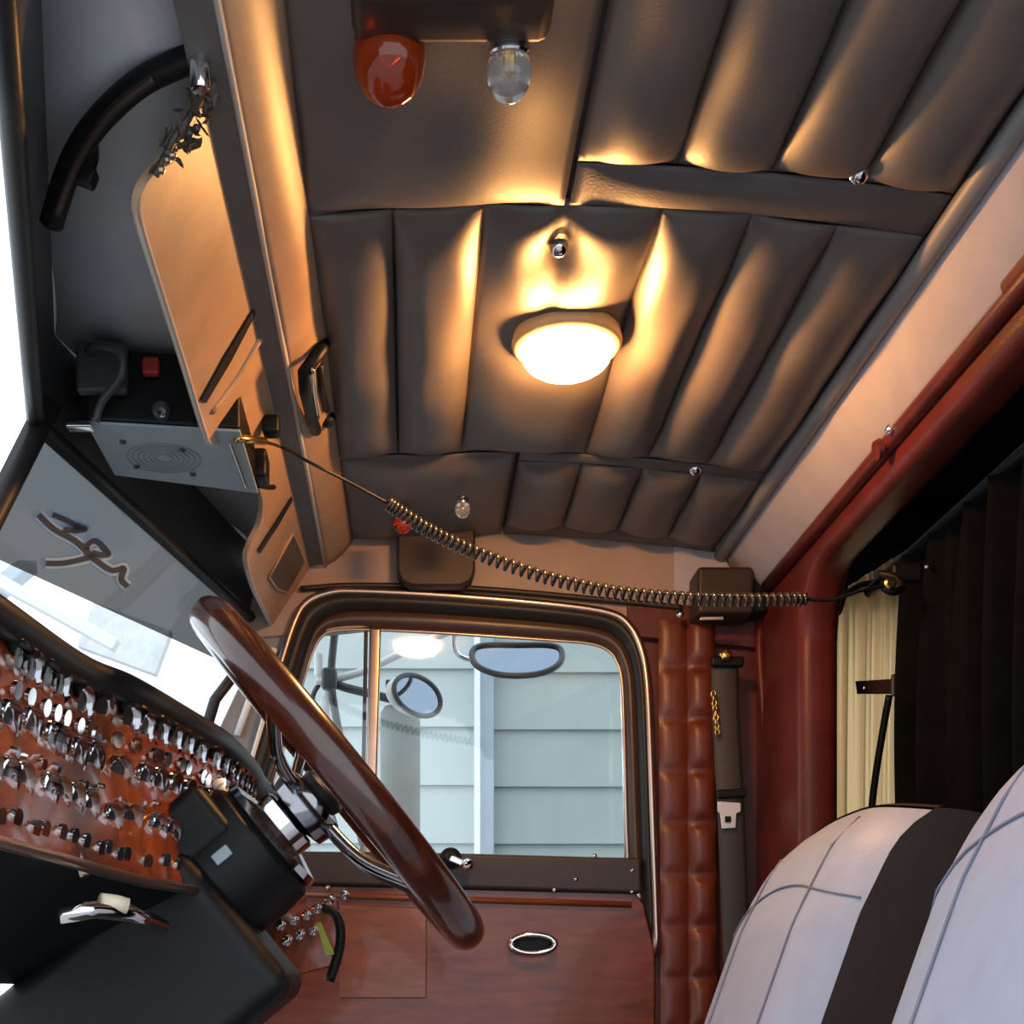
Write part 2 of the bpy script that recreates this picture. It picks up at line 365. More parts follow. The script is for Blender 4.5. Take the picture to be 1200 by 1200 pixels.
# ================================================================ EXTERIOR
house = thing('house', 'teal grey clapboard house wall with white corner post seen through the door window', 'house', (0, 5.2, -1.3))
def clap(x0, x1, y, z0, z1, step):
    V = []; Fc = []; z = z0; i = 0
    while z < z1:
        b = len(V)
        V += [V3((x0, y, z)), V3((x1, y, z)), V3((x1, y+.02, z+step)), V3((x0, y+.02, z+step)), V3((x0, y+.022, z)), V3((x1, y+.022, z))]
        Fc += [(b, b+1, b+2, b+3), (b, b+4, b+5, b+1)]; z += step; i += 1
    return V, Fc
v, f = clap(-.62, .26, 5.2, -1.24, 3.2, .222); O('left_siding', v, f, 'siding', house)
v, f = clap(.30, 1.35, 5.3, -1.23, 3.2, .222); O('right_siding', v, f, 'siding_shade', house)
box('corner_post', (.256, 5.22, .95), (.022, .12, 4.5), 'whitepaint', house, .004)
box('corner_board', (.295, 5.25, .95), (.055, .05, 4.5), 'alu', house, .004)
box('back_wall', (.365, 5.4, .95), (1.97, .08, 4.5), 'siding_shade', house, 0)
# white porch frame ahead of the truck
pf = thing('porch_frame', 'white porch frame and pale slanted rail seen through the windshield', 'porch', (-1.4, 4.6, -1.3))
box('gable_panel', (-1.03, 4.95, 2.13), (.30, .05, .17), 'greypaint', pf, .004, Matrix.Rotation(.35, 3, 'Y'))
box('beam', (-1.5, 4.3, 1.95), (.08, 2.4, .05), 'alu', pf, .005, Matrix.Rotation(.5, 3, 'X'))
box('post', (-1.52, 4.9, .3), (.09, .09, 3.2), 'whitepaint', pf, .005)
box('rail', (-1.12, 4.2, 2.03), (.5, .05, .04), 'whitepaint', pf, .005, Matrix.Rotation(.5, 3, 'Y'))

# mirrors outside the door
om = thing('blind_spot_mirror', 'wide oval mirror hung at the top of the door window', 'mirror', A(607, 745, 2.93))
def sup(cx, cy, a, b, Y, e=2.6, rot=0, n=40, bend=0, N=(0, -1, 0), C0=None):
    P = []
    for i in range(n):
        t = 2*math.pi*i/n; x = a*abs(math.cos(t))**(2/e)*(1 if math.cos(t) >= 0 else -1); y = b*abs(math.sin(t))**(2/e)*(1 if math.sin(t) >= 0 else -1)
        y += -bend*(x/a)**2
        P.append(hit(cx+x*math.cos(rot)-y*math.sin(rot), cy+x*math.sin(rot)+y*math.cos(rot), A(cx, cy, Y), V3(N)))
    return P
N1 = (0, -.80, .60)
prism('mirror_glass', sup(606, 774, 50, 16, 2.975, 2.6, 0, bend=6, N=N1), (0, .005, -.003), 'mirror', om)
tube('mirror_rim', sup(606, 774, 53, 18, 2.975, 2.6, 0, bend=6, N=N1), .007, 'darkgrey', om, 10, True)
prism('mirror_back', sup(606, 774, 53, 18, 2.981, 2.6, 0, bend=6, N=N1), (0, .02, -.004), 'darkgrey', om, .006)
tube('mount', [A(538, 712, 2.84), A(532, 740, 2.98), A(538, 768, 3.08), A(575, 776, 3.07), A(606, 776, 3.02)], .006, 'chrome', om, 8, n=16)
rm = thing('round_mirror', 'small round tilted mirror on an arm behind the vent window', 'mirror', A(440, 815, 3.1))
N2 = (.70, -.71, .05)
prism('mirror_glass', sup(489, 815, 28, 18, 3.095, 2, .62, N=N2), (-.004, .004, 0), 'mirror', rm)
tube('mirror_rim', sup(489, 815, 30, 20.5, 3.095, 2, .62, N=N2), .006, 'darkgrey', rm, 10, True)
prism('mirror_back', sup(487, 815, 30, 20.5, 3.1, 2, .62, N=N2), (-.02, .02, 0), 'whitepaint', rm, .01)
tube('arm', [A(388, 800, 3.12), A(405, 806, 3.12), A(430, 812, 3.12), A(470, 822, 3.12)], .010, 'darkgrey', rm, 10)
box('clamp', A(456, 803, 3.1), (.016, .02, .022), 'darkgrey', rm, .003)
mb = thing('mirror_bracket', 'chrome mirror bracket bars outside the front corner of the door window', 'bracket', A(388, 800, 3.1))
tube('upright', [A(393, 735, 3.1), A(388, 790, 3.1), A(392, 830, 3.1), A(402, 880, 3.1), A(425, 990, 3.1)], .009, 'darkgrey', mb, 8, n=16)
tube('stay', [A(370, 800, 3.12), A(385, 798, 3.12), A(430, 785, 3.12), A(465, 768, 3.12), A(530, 738, 3.12)], .009, 'whitepaint', mb, 8, n=16)
tube('hanging_loop', [A(388, 806, 3.13), A(381, 830, 3.13), A(388, 858, 3.13), A(398, 870, 3.13)], .012, 'whitepaint', mb, 8, n=12)
box('joint', A(386, 796, 3.1), (.035, .03, .05), 'darkgrey', mb, .008)
tube('grey_strut', [A(374, 855, 3.12), A(366, 820, 3.12), A(375, 800, 3.12)], .006, 'darkgrey', mb, 8, n=10)
box('clearance_lamp', A(374, 780, 3.13), (.022, .03, .06), 'whitepaint', mb, .008)
sp = lathe('air_cleaner', [(.049, 0), (.049, 2.82), (.04, 2.835), (0, 2.84)], (-.023, 3.35, -1.3), (0, 0, 1), 'stack'); sp.name = 'exhaust_stack'
sp.data.name = 'exhaust_stack'
tag(sp, 'tall mottled grey cylinder standing behind the round mirror', 'stack')
# ================================================================ HEADLINER
SE = [.193, .307, .415, .518, .622]                     # seams shared by all three panels
def pillow(t, p=2.5): return 1-abs(2*t-1)**p
def pad(name, edges, y0, y1, h, parent, m='vinyl', n=14, nv=48, extra=None, e=10, slope=None):
    def fn_u(k):
        a, b = edges[k], edges[k+1]
        return [(a+(b-a)*i/n, pillow(i/n)) for i in range(n+1)]
    cols = []
    for k in range(len(edges)-1): cols += fn_u(k)
    V = []; Fc = []
    for i, (X, bu) in enumerate(cols):
        for j in range(nv+1):
            v = j/nv; Y = y0+(y1-y0)*v
            b = h*bu*(1-abs(2*v-1)**e)
            if extra: b += extra(X, Y)
            V.append(V3((X, Y, roofz(X)-b)))
    for i in range(len(cols)-1):
        if cols[i][0] == cols[i+1][0]: continue              # a sewn seam: the pillows meet in a crease
        for j in range(nv):
            a = i*(nv+1)+j; Fc.append((a, a+nv+1, a+nv+2, a+1))
    o = O(name, V, Fc, m, parent, smooth=True)
    s = o.modifiers.new('solid', 'SOLIDIFY'); s.thickness = .003; s.offset = 0
    return o
def wrinkle(X, Y): return .0022*math.sin(9*X+23*Y)*math.sin(31*X-7*Y+1)
def pull(X, Y):                                         # the snap that dents the middle pillow, and a crease up to the seam
    d = math.hypot((X-.19)/.035, (Y-1.742)/.05); b = -.022*math.exp(-d*d)
    if Y < 1.90: b -= .011*math.exp(-((X-.193)/.014)**2)*max(0, min(1, (1.90-Y)/.1))
    d = math.hypot(X-.225, Y-1.955)/.16; b -= .019*math.exp(-d*d)
    return b+wrinkle(X, Y)
h1 = thing('headliner_panel', 'middle padded brown roof panel carrying the lit dome lamp', 'headliner', (.25, 2.0, CZ+.97), 'headliner panels')
pad('tufted_pad', [-.122, -.02, .09, .307, .415, .518, .622], 1.652, 2.378, .026, h1, extra=pull, nv=70, n=22)
h2 = thing('headliner_panel', 'nearest roof panel, half smooth and half tufted, at the top edge', 'headliner', (.25, 1.25, CZ+.97), 'headliner panels')
pad('smooth_pad', [-.122, .186], .92, 1.645, .026, h2, extra=wrinkle, n=30, e=14)
pad('tufted_pad', SE, .92, 1.562, .026, h2, extra=wrinkle, e=14)
def bandroll(X, Y): return 0
pad('cross_band', [.193, .622], 1.568, 1.648, .012, h2, 'vinyl_dark', n=30, nv=14, e=2.4)
h3 = thing('headliner_panel', 'far narrow roof panel with four tufts above the driver door header', 'headliner', (.25, 2.6, CZ+.97), 'headliner panels')
pad('smooth_pad', [-.122, .186], 2.388, 2.795, .022, h3, extra=wrinkle, n=30, e=8)
pad('tufted_pad', SE, 2.425, 2.745, .022, h3, extra=wrinkle, e=8)
pad('cross_band', [.193, .622], 2.384, 2.42, .006, h3, 'vinyl_dark', n=30, nv=8, e=2.4)
pad('edge_band', [.193, .622], 2.748, 2.795, .006, h3, 'vinyl_dark', n=30, nv=8, e=2.4)
for hp, px, py, Y in ((h1, 655, 311, 1.738), (h2, 1007, 204, 1.548), (h3, 815, 553, 2.40)):
    p = A(px, py, Y); p.z = roofz(p.x)-.004
    lathe('snap_button', [(.012, -.006), (.013, 0), (.010, .006), (.005, .010), (0, .011)], p, (0, 0, -1), 'chrome', hp, 18)
st(tube('trim_30', [V3((.637, .9+.1*i, roofz(.637)-.006)) for i in range(20)], .014, 'edgeroll', None, 12))

# dome lamp
dl = thing('dome_light', 'round lit ceiling lamp with glowing lens and amber lit rim', 'lamp', (.225, 1.955, CZ+.955))
DC = V3((.225, 1.955, roofz(.218)-.014))
lathe('lamp_base', [(.068, -.010), (.076, -.008), (.079, .004), (.078, .010), (.072, .015), (.058, .016)], DC, (0, 0, -1), 'lampbase', dl, 48)
v, f = latheg([(.062, .015), (.063, .022), (.061, .030), (.056, .036)], DC, (0, 0, -1), 48, False); O('lens_rim', v, f, 'lens', dl, smooth=True)
v, f = latheg([(.056, .036), (.047, .042), (.030, .047), (.012, .050), (0, .0505)], DC, (0, 0, -1), 48, False); O('lamp_lens', v, f, 'lens_low', dl, smooth=True)

# ================================================================ OVERHEAD VALANCE
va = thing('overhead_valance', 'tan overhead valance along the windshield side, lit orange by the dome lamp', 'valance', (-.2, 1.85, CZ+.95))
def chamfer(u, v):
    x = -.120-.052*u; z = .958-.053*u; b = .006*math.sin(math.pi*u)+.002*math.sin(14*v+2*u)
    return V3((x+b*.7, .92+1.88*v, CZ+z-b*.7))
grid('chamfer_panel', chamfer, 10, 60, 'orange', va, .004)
tube('edge_highlight', [V3((-.173, .92+.188*i, CZ+.904)) for i in range(11)], .004, 'piping', va, 8)  # pale tube drawn as the thin highlight along the chamfer edge
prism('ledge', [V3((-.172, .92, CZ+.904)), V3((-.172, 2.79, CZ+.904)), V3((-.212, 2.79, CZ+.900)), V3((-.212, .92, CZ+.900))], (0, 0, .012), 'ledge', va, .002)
P0 = V3((-.205, 1.9, CZ+.90)); DN = V3((.115, 0, -.075)).normalized()
def B(px, py, d=0): return hit(px, py, P0+DN*d, DN)
low1 = [(243, 92), (226, 138), (198, 183), (172, 214), (163, 238), (166, 266), (186, 332), (215, 424), (238, 500), (246, 519), (258, 519), (268, 508), (277, 495)]
low2 = [(286, 512), (296, 552), (304, 574), (308, 592), (304, 616), (293, 640), (289, 658), (297, 690), (310, 716), (322, 742)]
up = [(392, 742), (376, 668), (352, 585), (338, 520), (318, 430), (296, 330), (272, 210), (262, 150), (252, 92)]
lo1 = spline([V3((x, y, 0)) for x, y in low1], 40); lo2 = spline([V3((x, y, 0)) for x, y in low2], 30)
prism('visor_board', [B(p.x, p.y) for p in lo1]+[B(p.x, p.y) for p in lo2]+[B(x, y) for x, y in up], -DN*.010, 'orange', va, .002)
tube('piping', [B(p.x, p.y, -.004) for p in lo1], .0045, 'piping', va, 8)
tube('piping', [B(p.x, p.y, -.004) for p in lo2[12:]], .0045, 'piping', va, 8)
prism('pocket_slit', [B(x, y, .001) for x, y in ((234, 469), (262, 418), (296, 362), (299, 366), (270, 422), (240, 472))], DN*.002, 'black', va)
tube('pocket_fold', [B(x, y, -.001) for x, y in ((247, 482), (274, 446), (300, 402), (308, 392))], .006, 'orange', va, 8, n=12)
prism('pocket_slit', [B(x, y, .001) for x, y in ((301, 645), (322, 612), (341, 582), (342, 586), (325, 616), (304, 648))], DN*.002, 'black', va)
prism('recessed_tray', [B(x, y, .001) for x, y in ((343, 626), (350, 640), (357, 657), (336, 694), (324, 690), (315, 676))], DN*.003, 'darkgrey', va, .001)
tube('tray_rim', [B(x, y, .002) for x, y in ((343, 626), (350, 640), (357, 657), (336, 694), (324, 690), (315, 676))], .003, 'orange', va, 8, True)

# grab handle on the chamfer panel
GP = V3((-.146, 1.9, CZ+.931)); GN = V3((.70, 0, -.71)).normalized()
def G(px, py, d=.0): return hit(px, py, GP+GN*d, GN)
gh = thing('grab_handle', 'bent black grab handle screwed on the lit tan valance', 'handle', G(368, 450))
tube('grip', [G(380, 402, .004), G(376, 410, .018), G(356, 437, .022), G(358, 460, .022), G(366, 492, .018), G(370, 504, .004)], .0095, 'black', gh, 10)
tube('back_bar', [G(374, 428, .008), G(376, 455, .008), G(383, 480, .008)], .006, 'black', gh, 8)
tube('silver_edge', [G(366, 432, .03), G(368, 460, .03), G(373, 490, .026)], .0025, 'chrome', gh, 8, n=8)
lathe('knob', [(.012, 0), (.014, .006), (.010, .014), (0, .016)], G(382, 489, 0), GN, 'black', gh, 16)

# ================================================================ RADIO ON THE FRONT BOARD
cb = thing('radio_set', 'black radio set with grey perforated underside hung below the front board', 'radio', (-.34, 1.98, CZ+.92))
q = [V3((-.444, 1.871, CZ+.80)), V3((-.236, 1.90, CZ+.80)), V3((-.236, 2.128, CZ+.80)), V3((-.444, 2.055, CZ+.80))]
prism('case', [p+V3((0, 0, .004)) for p in q], (0, 0, .10), 'black', cb, .006)
prism('bottom_plate', q, (0, 0, .004), 'alu', cb, .001)
SC = hit(192, 537, q[0], V3((0, 0, 1)))
gv = [latheg([(.004*k, 0), (.004*k+.0022, 0), (.004*k+.0022, .0012), (.004*k, .0012), (.004*k, 0)], SC, (0, 0, -1), 28, False) for k in range(3, 14, 2)]
v, f = join(*gv); O('speaker_grille', v, f, mat('grille_grey', (.22, .25, .28), .5, var=.1), cb)
for x, y in ((144, 517), (214, 526), (160, 546), (226, 555)): screw('plate_screw', hit(x, y, q[0], V3((0, 0, 1))), (0, 0, -1), .005, 'darkgrey', cb)
lathe('tuning_knob', [(.012, 0), (.012, .014), (.008, .018), (0, .018)], A(190, 484, 1.885), (0, -1, 0), 'darkgrey', cb, 18)
lathe('knob_cap', [(.006, 0), (.006, .004), (0, .005)], A(190, 484, 1.866), (0, -1, 0), 'chrome', cb, 12)
box('red_switch', A(177, 430, 1.872), (.024, .014, .024), 'redm', cb, .004)
box('mount_bracket', A(120, 432, 1.86), (.07, .02, .07), 'darkgrey', cb, .006)
tube('wire_loop', [A(104, 412, 1.85), A(112, 405, 1.82), A(140, 412, 1.81), A(142, 440, 1.82), A(120, 470, 1.85), A(112, 494, 1.86)], .006, 'darkgrey', cb, 8, n=20)
box('side_tab', A(94, 500, 1.87), (.035, .02, .008), 'chrome', cb, .002)

# microphone clip in the notch of the valance
mc = thing('microphone_clip', 'chrome and black microphone clip hanging in the valance notch', 'clip', B(300, 530))
prism('chrome_plate', [B(x, y, .018) for x, y in ((269, 520), (283, 520), (300, 568), (288, 572))], -DN*.004, 'chrome', mc, .001)
box('body', B(303, 548, .012), (.030, .05, .045), 'black', mc, .006)
tube('hook', [B(300, 568, .02), B(312, 571, .02), B(321, 571, .02)], .004, 'black', mc, 8)
box('upper_block', B(318, 500, .014), (.026, .03, .028), 'black', mc, .006)
tube('cable_plug', [B(278, 514, .024), B(294, 515, .024), B(310, 517, .024)], .0055, 'gold', mc, 10)
prism('grey_flap', [B(x, y, .006) for x, y in ((266, 514), (278, 492), (288, 512), (282, 524))], -DN*.004, 'alu', mc, .001)

# ================================================================ COILED CORD
cc = thing('coiled_cord', 'black coiled cord stretched from the valance clip to the sleeper hook', 'cord', A(700, 690, 2.15))
lead = [B(305, 517, .026), B(330, 524, .03), A(365, 543, 2.0), A(405, 563, 2.03), A(455, 590, 2.06)]
tube('lead', lead, .0024, 'rubber', cc, 8, n=24)
cp = spline([A(455, 590, 2.06), A(500, 620, 2.08), A(560, 649, 2.10), (A(640, 677, 2.13)), A(720, 694, 2.15), A(800, 701, 2.16), A(880, 703, 2.17), A(945, 702, 2.18)], 1600)
hx = []; N = len(cp); turns = 62
_, u, w = frameaxes((1, 0, 0))
for i, p in enumerate(cp):
    a = 2*math.pi*turns*i/(N-1); t = (cp[min(N-1, i+1)]-cp[max(0, i-1)]).normalized(); uu = (V3((0, 0, 1))-t*t.z).normalized(); ww = t.cross(uu)
    hx.append(p+(uu*math.cos(a)+ww*math.sin(a))*.0082)
tube('coil', hx, .0033, mat('glossy_cord', (.03, .024, .02), .22, var=.1, coat=.6), cc, 6)
tube('tail', [A(945, 702, 2.18), A(975, 703, 2.18), A(1010, 692, 2.18), A(1045, 686, 2.19)], .003, 'black', cc, 8, n=16)

# ================================================================ LAMPS ON THE ROOF FRONT
def bulb(name, label, p, d, r, m, grp):
    t = thing(name, label, 'lamp', p, grp); d = V3(d).normalized()
    lathe('socket', [(r*.5, -.012), (r*.85, -.010), (r*.9, 0), (r*.75, .004)], p, d, 'chrome', t, 20)
    lathe('lamp_glass', [(r*.78, 0), (r*.95, r*.3), (r, r*.8), (r*.9, r*1.3), (r*.6, r*1.75), (r*.2, r*1.95), (0, r*1.98)], p, d, m, t, 24)
    lathe('filament', [(0, 0), (r*.18, r*.1), (r*.2, r*.8), (0, r)], p, d, 'gold', t, 8)
    return t
bulb('accent_lamp', 'large amber glass lamp hanging at the top of the picture', A(456, 30, 1.33), (.0, .25, -1), .036, 'amber', 'roof accent lamps')
bulb('accent_lamp', 'clear glass lamp hanging beside the amber one at the top', A(597, 63, 1.33), (.0, .25, -1), .022, 'clear', 'roof accent lamps')
bx = thing('lamp_box', 'dark box on the near end of the roof holding an amber and a clear lamp', 'box', V3((.04, 1.30, CZ+.95)), 'roof lamp boxes')
box('housing', (.04, 1.285, CZ+.952), (.19, .07, .05), 'brown', bx, .012)
bx2 = thing('lamp_box', 'dark square box with rounded lower corners above the driver door window', 'box', A(511, 650, 2.76), 'roof lamp boxes')
fp = [A(465, 612, 2.74), A(557, 612, 2.74), A(557, 668, 2.74), A(552, 680, 2.74), A(540, 686, 2.74), A(482, 686, 2.74), A(470, 680, 2.74), A(465, 668, 2.74)]
prism('housing', fp, (0, .055, 0), 'brown', bx2, .006)
bulb('accent_lamp', 'small amber lamp on the dark box above the door window', A(472, 604, 2.56), (0, -.1, -1), .018, 'amber', 'roof accent lamps')
bulb('accent_lamp', 'small clear lamp hanging right of the small amber one above the door window', A(542, 590, 2.49), (0, -.1, -1), .014, 'clear', 'roof accent lamps')

# ornament on the near end of the valance
gl = thing('leaf_garland', 'dark dried leaf garland pinned to the near corner of the valance', 'ornament', B(205, 160))
gpts = spline([B(x, y, .008) for x, y in ((240, 96), (233, 118), (220, 140), (205, 160), (195, 180), (182, 206))], 40)
tube('stem', gpts, .004, 'leaf', gl, 8)
for i in range(60):
    p = gpts[random.randrange(1, 40)]+V3((random.uniform(-.012, .018), random.uniform(-.012, .022), random.uniform(-.014, .008)))
    d = V3((random.uniform(-1, 1), random.uniform(-1, 1), random.uniform(-1, 1))).normalized(); s = random.uniform(.006, .0105)
    R = basis(d)
    V = [p+R @ V3((s*a, s*b, s*c)) for a, b, c in ((0, 0, -1), (.5, 0, -.2), (0, .2, 0), (-.5, 0, -.2), (.35, 0, .5), (-.35, 0, .5), (0, 0, 1.1), (0, -.12, 0))]
    O('leaf', V, [(0, 1, 2), (0, 2, 3), (1, 4, 2), (3, 2, 5), (2, 4, 6), (2, 6, 5), (0, 7, 1), (0, 3, 7), (1, 7, 4), (3, 5, 7), (7, 6, 4), (7, 5, 6)], 'leaf', gl, smooth=False)
for i in range(9):
    p = gpts[random.randrange(2, 40)]+V3((random.uniform(0, .01), random.uniform(-.008, .008), -.004))
    lathe('bead', [(0, -.004), (.003, -.003), (.0045, 0), (.003, .003), (0, .004)], p, (0, 0, 1), 'bronze' if i % 2 else 'darkgrey', gl, 10)
sh = lathe('metal_clip', [(.008, 0), (.010, .004), (.010, .03), (.006, .034)], A(234, 106, 1.30), (0, 0, 1), 'chrome', gl, 12)

# black hose on the near front corner
hs = thing('black_hose', 'thick black hose curving across the near front corner', 'hose', A(110, 150, 1.38))
tube('hose', [A(60, 262, 1.46), A(78, 205, 1.42), A(98, 165, 1.39), A(128, 128, 1.36), (A(172, 92, 1.33)), A(240, 62, 1.31)], .013, 'black', hs, 14, n=40)
tube('bracket', [A(104, 160, 1.43), A(106, 185, 1.43), A(98, 208, 1.43)], .009, 'black', hs, 8, n=10)
box('clamp', A(101, 207, 1.42), (.022, .02, .018), 'black', hs, .004, Matrix.Rotation(.4, 3, 'Y'))
tube('edge_welt', [A(66, 252, 1.43), A(86, 200, 1.40), A(108, 160, 1.37), A(136, 126, 1.34), (A(180, 92, 1.32))], .005, 'brown', hs, 8, n=30)

# script lettering on the tinted band of the windshield
tb = thing('visor_film', 'grey tinted band with dark white-edged script across the windshield top', 'visor', WP+V3((-.04, 0, -.1)))
def hW(px, py, d=.004): return hit(px, py, WP+WN*d, WN)
def band(u, v):
    Y = AY+.01+(2.79-AY)*u; return wpt(Y, .005+v*(.165-.075*u))+WN*.003
grid('film', band, 20, 4, 'tint', tb)
def strokes(name, polys, wd, m, d):
    gs = []
    for pl_ in polys:
        P = spline([V3((80+x/7.5, 540+y/7.5, 0)) for x, y in pl_], 8*(len(pl_)-1)); V = []; n = len(P)
        for i, p in enumerate(P):
            t = (P[min(n-1, i+1)]-P[max(0, i-1)]).normalized(); nn = V3((-t.y, t.x, 0))*wd/2
            V += [hW(p.x+nn.x, p.y+nn.y, d), hW(p.x-nn.x, p.y-nn.y, d)]
        gs.append((V, [(2*i, 2*i+1, 2*i+3, 2*i+2) for i in range(n-1)]))
    v, f = join(*gs); return O(name, v, f, m, tb)
LET = [[(-260, 470), (-120, 600), (60, 700), (160, 790), (230, 860), (380, 960), (490, 945), (470, 1040), (525, 1105)],
       [(-200, 900), (-60, 900), (60, 880), (180, 850), (240, 830)],
       [(165, 780), (175, 735), (250, 705), (355, 815), (290, 825), (210, 805)],
       [(-140, 470), (-20, 520), (60, 560), (150, 598), (60, 612), (-40, 600)], [(40, 575), (90, 590), (60, 600)]]
strokes('script_outline', LET, 12.5, 'whitem', .006)
strokes('script', LET, 6.2, 'darkprint', .008)

# ================================================================ DASHBOARD
da = thing('dashboard', 'orange wood dashboard crowded with chrome gauges below a black padded hood', 'dashboard', (-.32, 1.85, 1.05))
DZ = .40
def top_at(px, py): Y = DZ*F/(CY-py); return V3(((px-CX)*Y/F, Y, CZ+DZ))
TP = [V3((-.47, 1.1, CZ+DZ)), V3((-.43, 1.34, CZ+DZ)), top_at(88, 784), top_at(150, 810), top_at(215, 846), top_at(262, 874), top_at(290, 902), top_at(303, 922), V3((-.25, 2.74, CZ+DZ))]
tp = spline(TP, 60)
tube('padded_hood', tp, .021, 'black', da, 12)
dt = V3((.060, 0, -.25))
nD = len(tp)
ribbon('dash_face', [p+V3((-.006, 0, -.012)) for p in tp], [p+dt for p in tp], 'dashwood', da)
ribbon('dash_top', [p+V3((-.006, 0, .01)) for p in tp], [V3((-.62, p.y, CZ+DZ-.03)) for p in tp], 'rubber', da)
ribbon('lower_dash', [p+dt for p in tp], [p+dt+V3((-.24, 0, -.12)) for p in tp], 'black', da)
def dpos(s, v):                                          # point on the dash face and its outward normal
    i = min(nD-2, int(s*(nD-1))); f = s*(nD-1)-i; p = tp[i].lerp(tp[i+1], f); t = (tp[i+1]-tp[i]).normalized()
    n = t.cross(dt).normalized(); n = n if n.x > 0 else -n
    return p+dt*v+n*.002, n, t
proto = {}
def local_mesh(key, g, m):
    me = bpy.data.meshes.new(key); me.from_pydata(g[0], [], g[1]); me.materials.append(M[m])
    me.polygons.foreach_set('use_smooth', [True]*len(me.polygons)); me.set_sharp_from_angle(angle=math.radians(42)); proto[key] = me
Z0 = (0, 0, 0); ZD = (0, 0, 1)
local_mesh('gauge', latheg([(.0215, 0), (.0225, .008), (.0205, .014), (.0165, .0165), (.0135, .014), (.0125, .007)], Z0, ZD, 24, False), 'chrome')
local_mesh('dial', latheg([(.0128, .006), (.0128, .008), (0, .0082)], Z0, ZD, 20), 'gauge')
local_mesh('needle', boxg((.003, .002, .0095), (.010, .0014, .001), Matrix.Rotation(.7, 3, 'Z')), 'cream')
local_mesh('toggle_switch', latheg([(.010, 0), (.010, .005), (.006, .007), (.004, .012), (.0035, .022), (.006, .030), (.0065, .036), (.004, .041), (0, .042)], Z0, ZD, 14), 'chrome')
local_mesh('pull_knob', latheg([(.006, 0), (.005, .012), (.012, .016), (.015, .022), (.013, .030), (.006, .033), (0, .033)], Z0, ZD, 18), 'chrome')
local_mesh('guard_bar', tubeg(spline([V3((-.02, 0, 0)), V3((-.02, 0, .018)), V3((0, 0, .026)), V3((.02, 0, .018)), V3((.02, 0, 0))], 14), .003, 8), 'chrome')
def put(key, s, v, parent, rz=0, name=None):
    p, n, t = dpos(s, v); o = bpy.data.objects.new(name or key, proto[key]); COL.objects.link(o); o.parent = parent
    R = basis(n).to_4x4() @ Matrix.Rotation(rz, 4, 'Z'); o.rotation_euler = R.to_euler(); o.location = p-wpos(parent); return o
def arc_s(y): return min(range(nD), key=lambda i: abs(tp[i].y-y))/(nD-1)
rows = [(.15, 'g'), (.29, 't'), (.45, 'g'), (.58, 'k'), (.71, 'g'), (.88, 't')]
for r, (v, kd) in enumerate(rows):
    y = 1.22+(r % 2)*.028
    while y < 2.36:
        s = arc_s(y)+random.uniform(-.004, .004); vv = v+random.uniform(-.015, .015)
        if kd == 'g':
            g = put('gauge', s, vv, da)
            for kk in ('dial', 'needle'):
                c = bpy.data.objects.new(kk, proto[kk]); COL.objects.link(c); c.parent = g
                if kk == 'needle': c.rotation_euler = (0, 0, random.uniform(0, 5))
            y += .050
        elif kd == 't':
            put('toggle_switch', s, vv, da, name='toggle_switch'); y += .036
        else:
            put('pull_knob' if random.random() < .6 else 'guard_bar', s, vv, da, random.uniform(-.3, .3)); y += .048
# a chrome rail and lower bright trim
tube('dash_rail', [p+dt*1.0+V3((.012, 0, 0)) for p in tp[::4]], .007, 'bronze', da, 8)

# far lower dash beside the column: wood shelf with chrome toggles
kp = thing('kick_panel', 'small wood switch panel with chrome toggles low beside the column', 'panel', A(355, 1090, 2.3))
prism('wood_face', [A(318, 1078, 2.3), A(396, 1052, 2.3), A(402, 1130, 2.3), A(318, 1150, 2.3)], (0, .03, 0), 'dashwood', kp, .004)
for x, y in ((328, 1086), (343, 1080), (358, 1074), (370, 1066), (385, 1056), (402, 1050), (335, 1104), (350, 1097), (366, 1092)):
    lathe('toggle', [(.008, 0), (.008, .004), (.004, .008), (.004, .018), (.006, .024), (0, .028)], A(x, y, 2.298), (.3, -1, .25), 'chrome', kp, 12)
tube('black_hook', [A(386, 1150, 2.22), A(398, 1110, 2.22), A(398, 1082, 2.22), A(390, 1068, 2.22), A(378, 1064, 2.22)], .008, 'black', kp, 8, n=16)
ysr = prism('yellow_strap', [A(370, 1082, 2.2), A(376, 1080, 2.2), A(392, 1118, 2.2), A(382, 1120, 2.2)], (0, .004, 0), 'yellow', None, .001)
tag(ysr, 'yellow green strap end hanging below the steering column', 'strap')

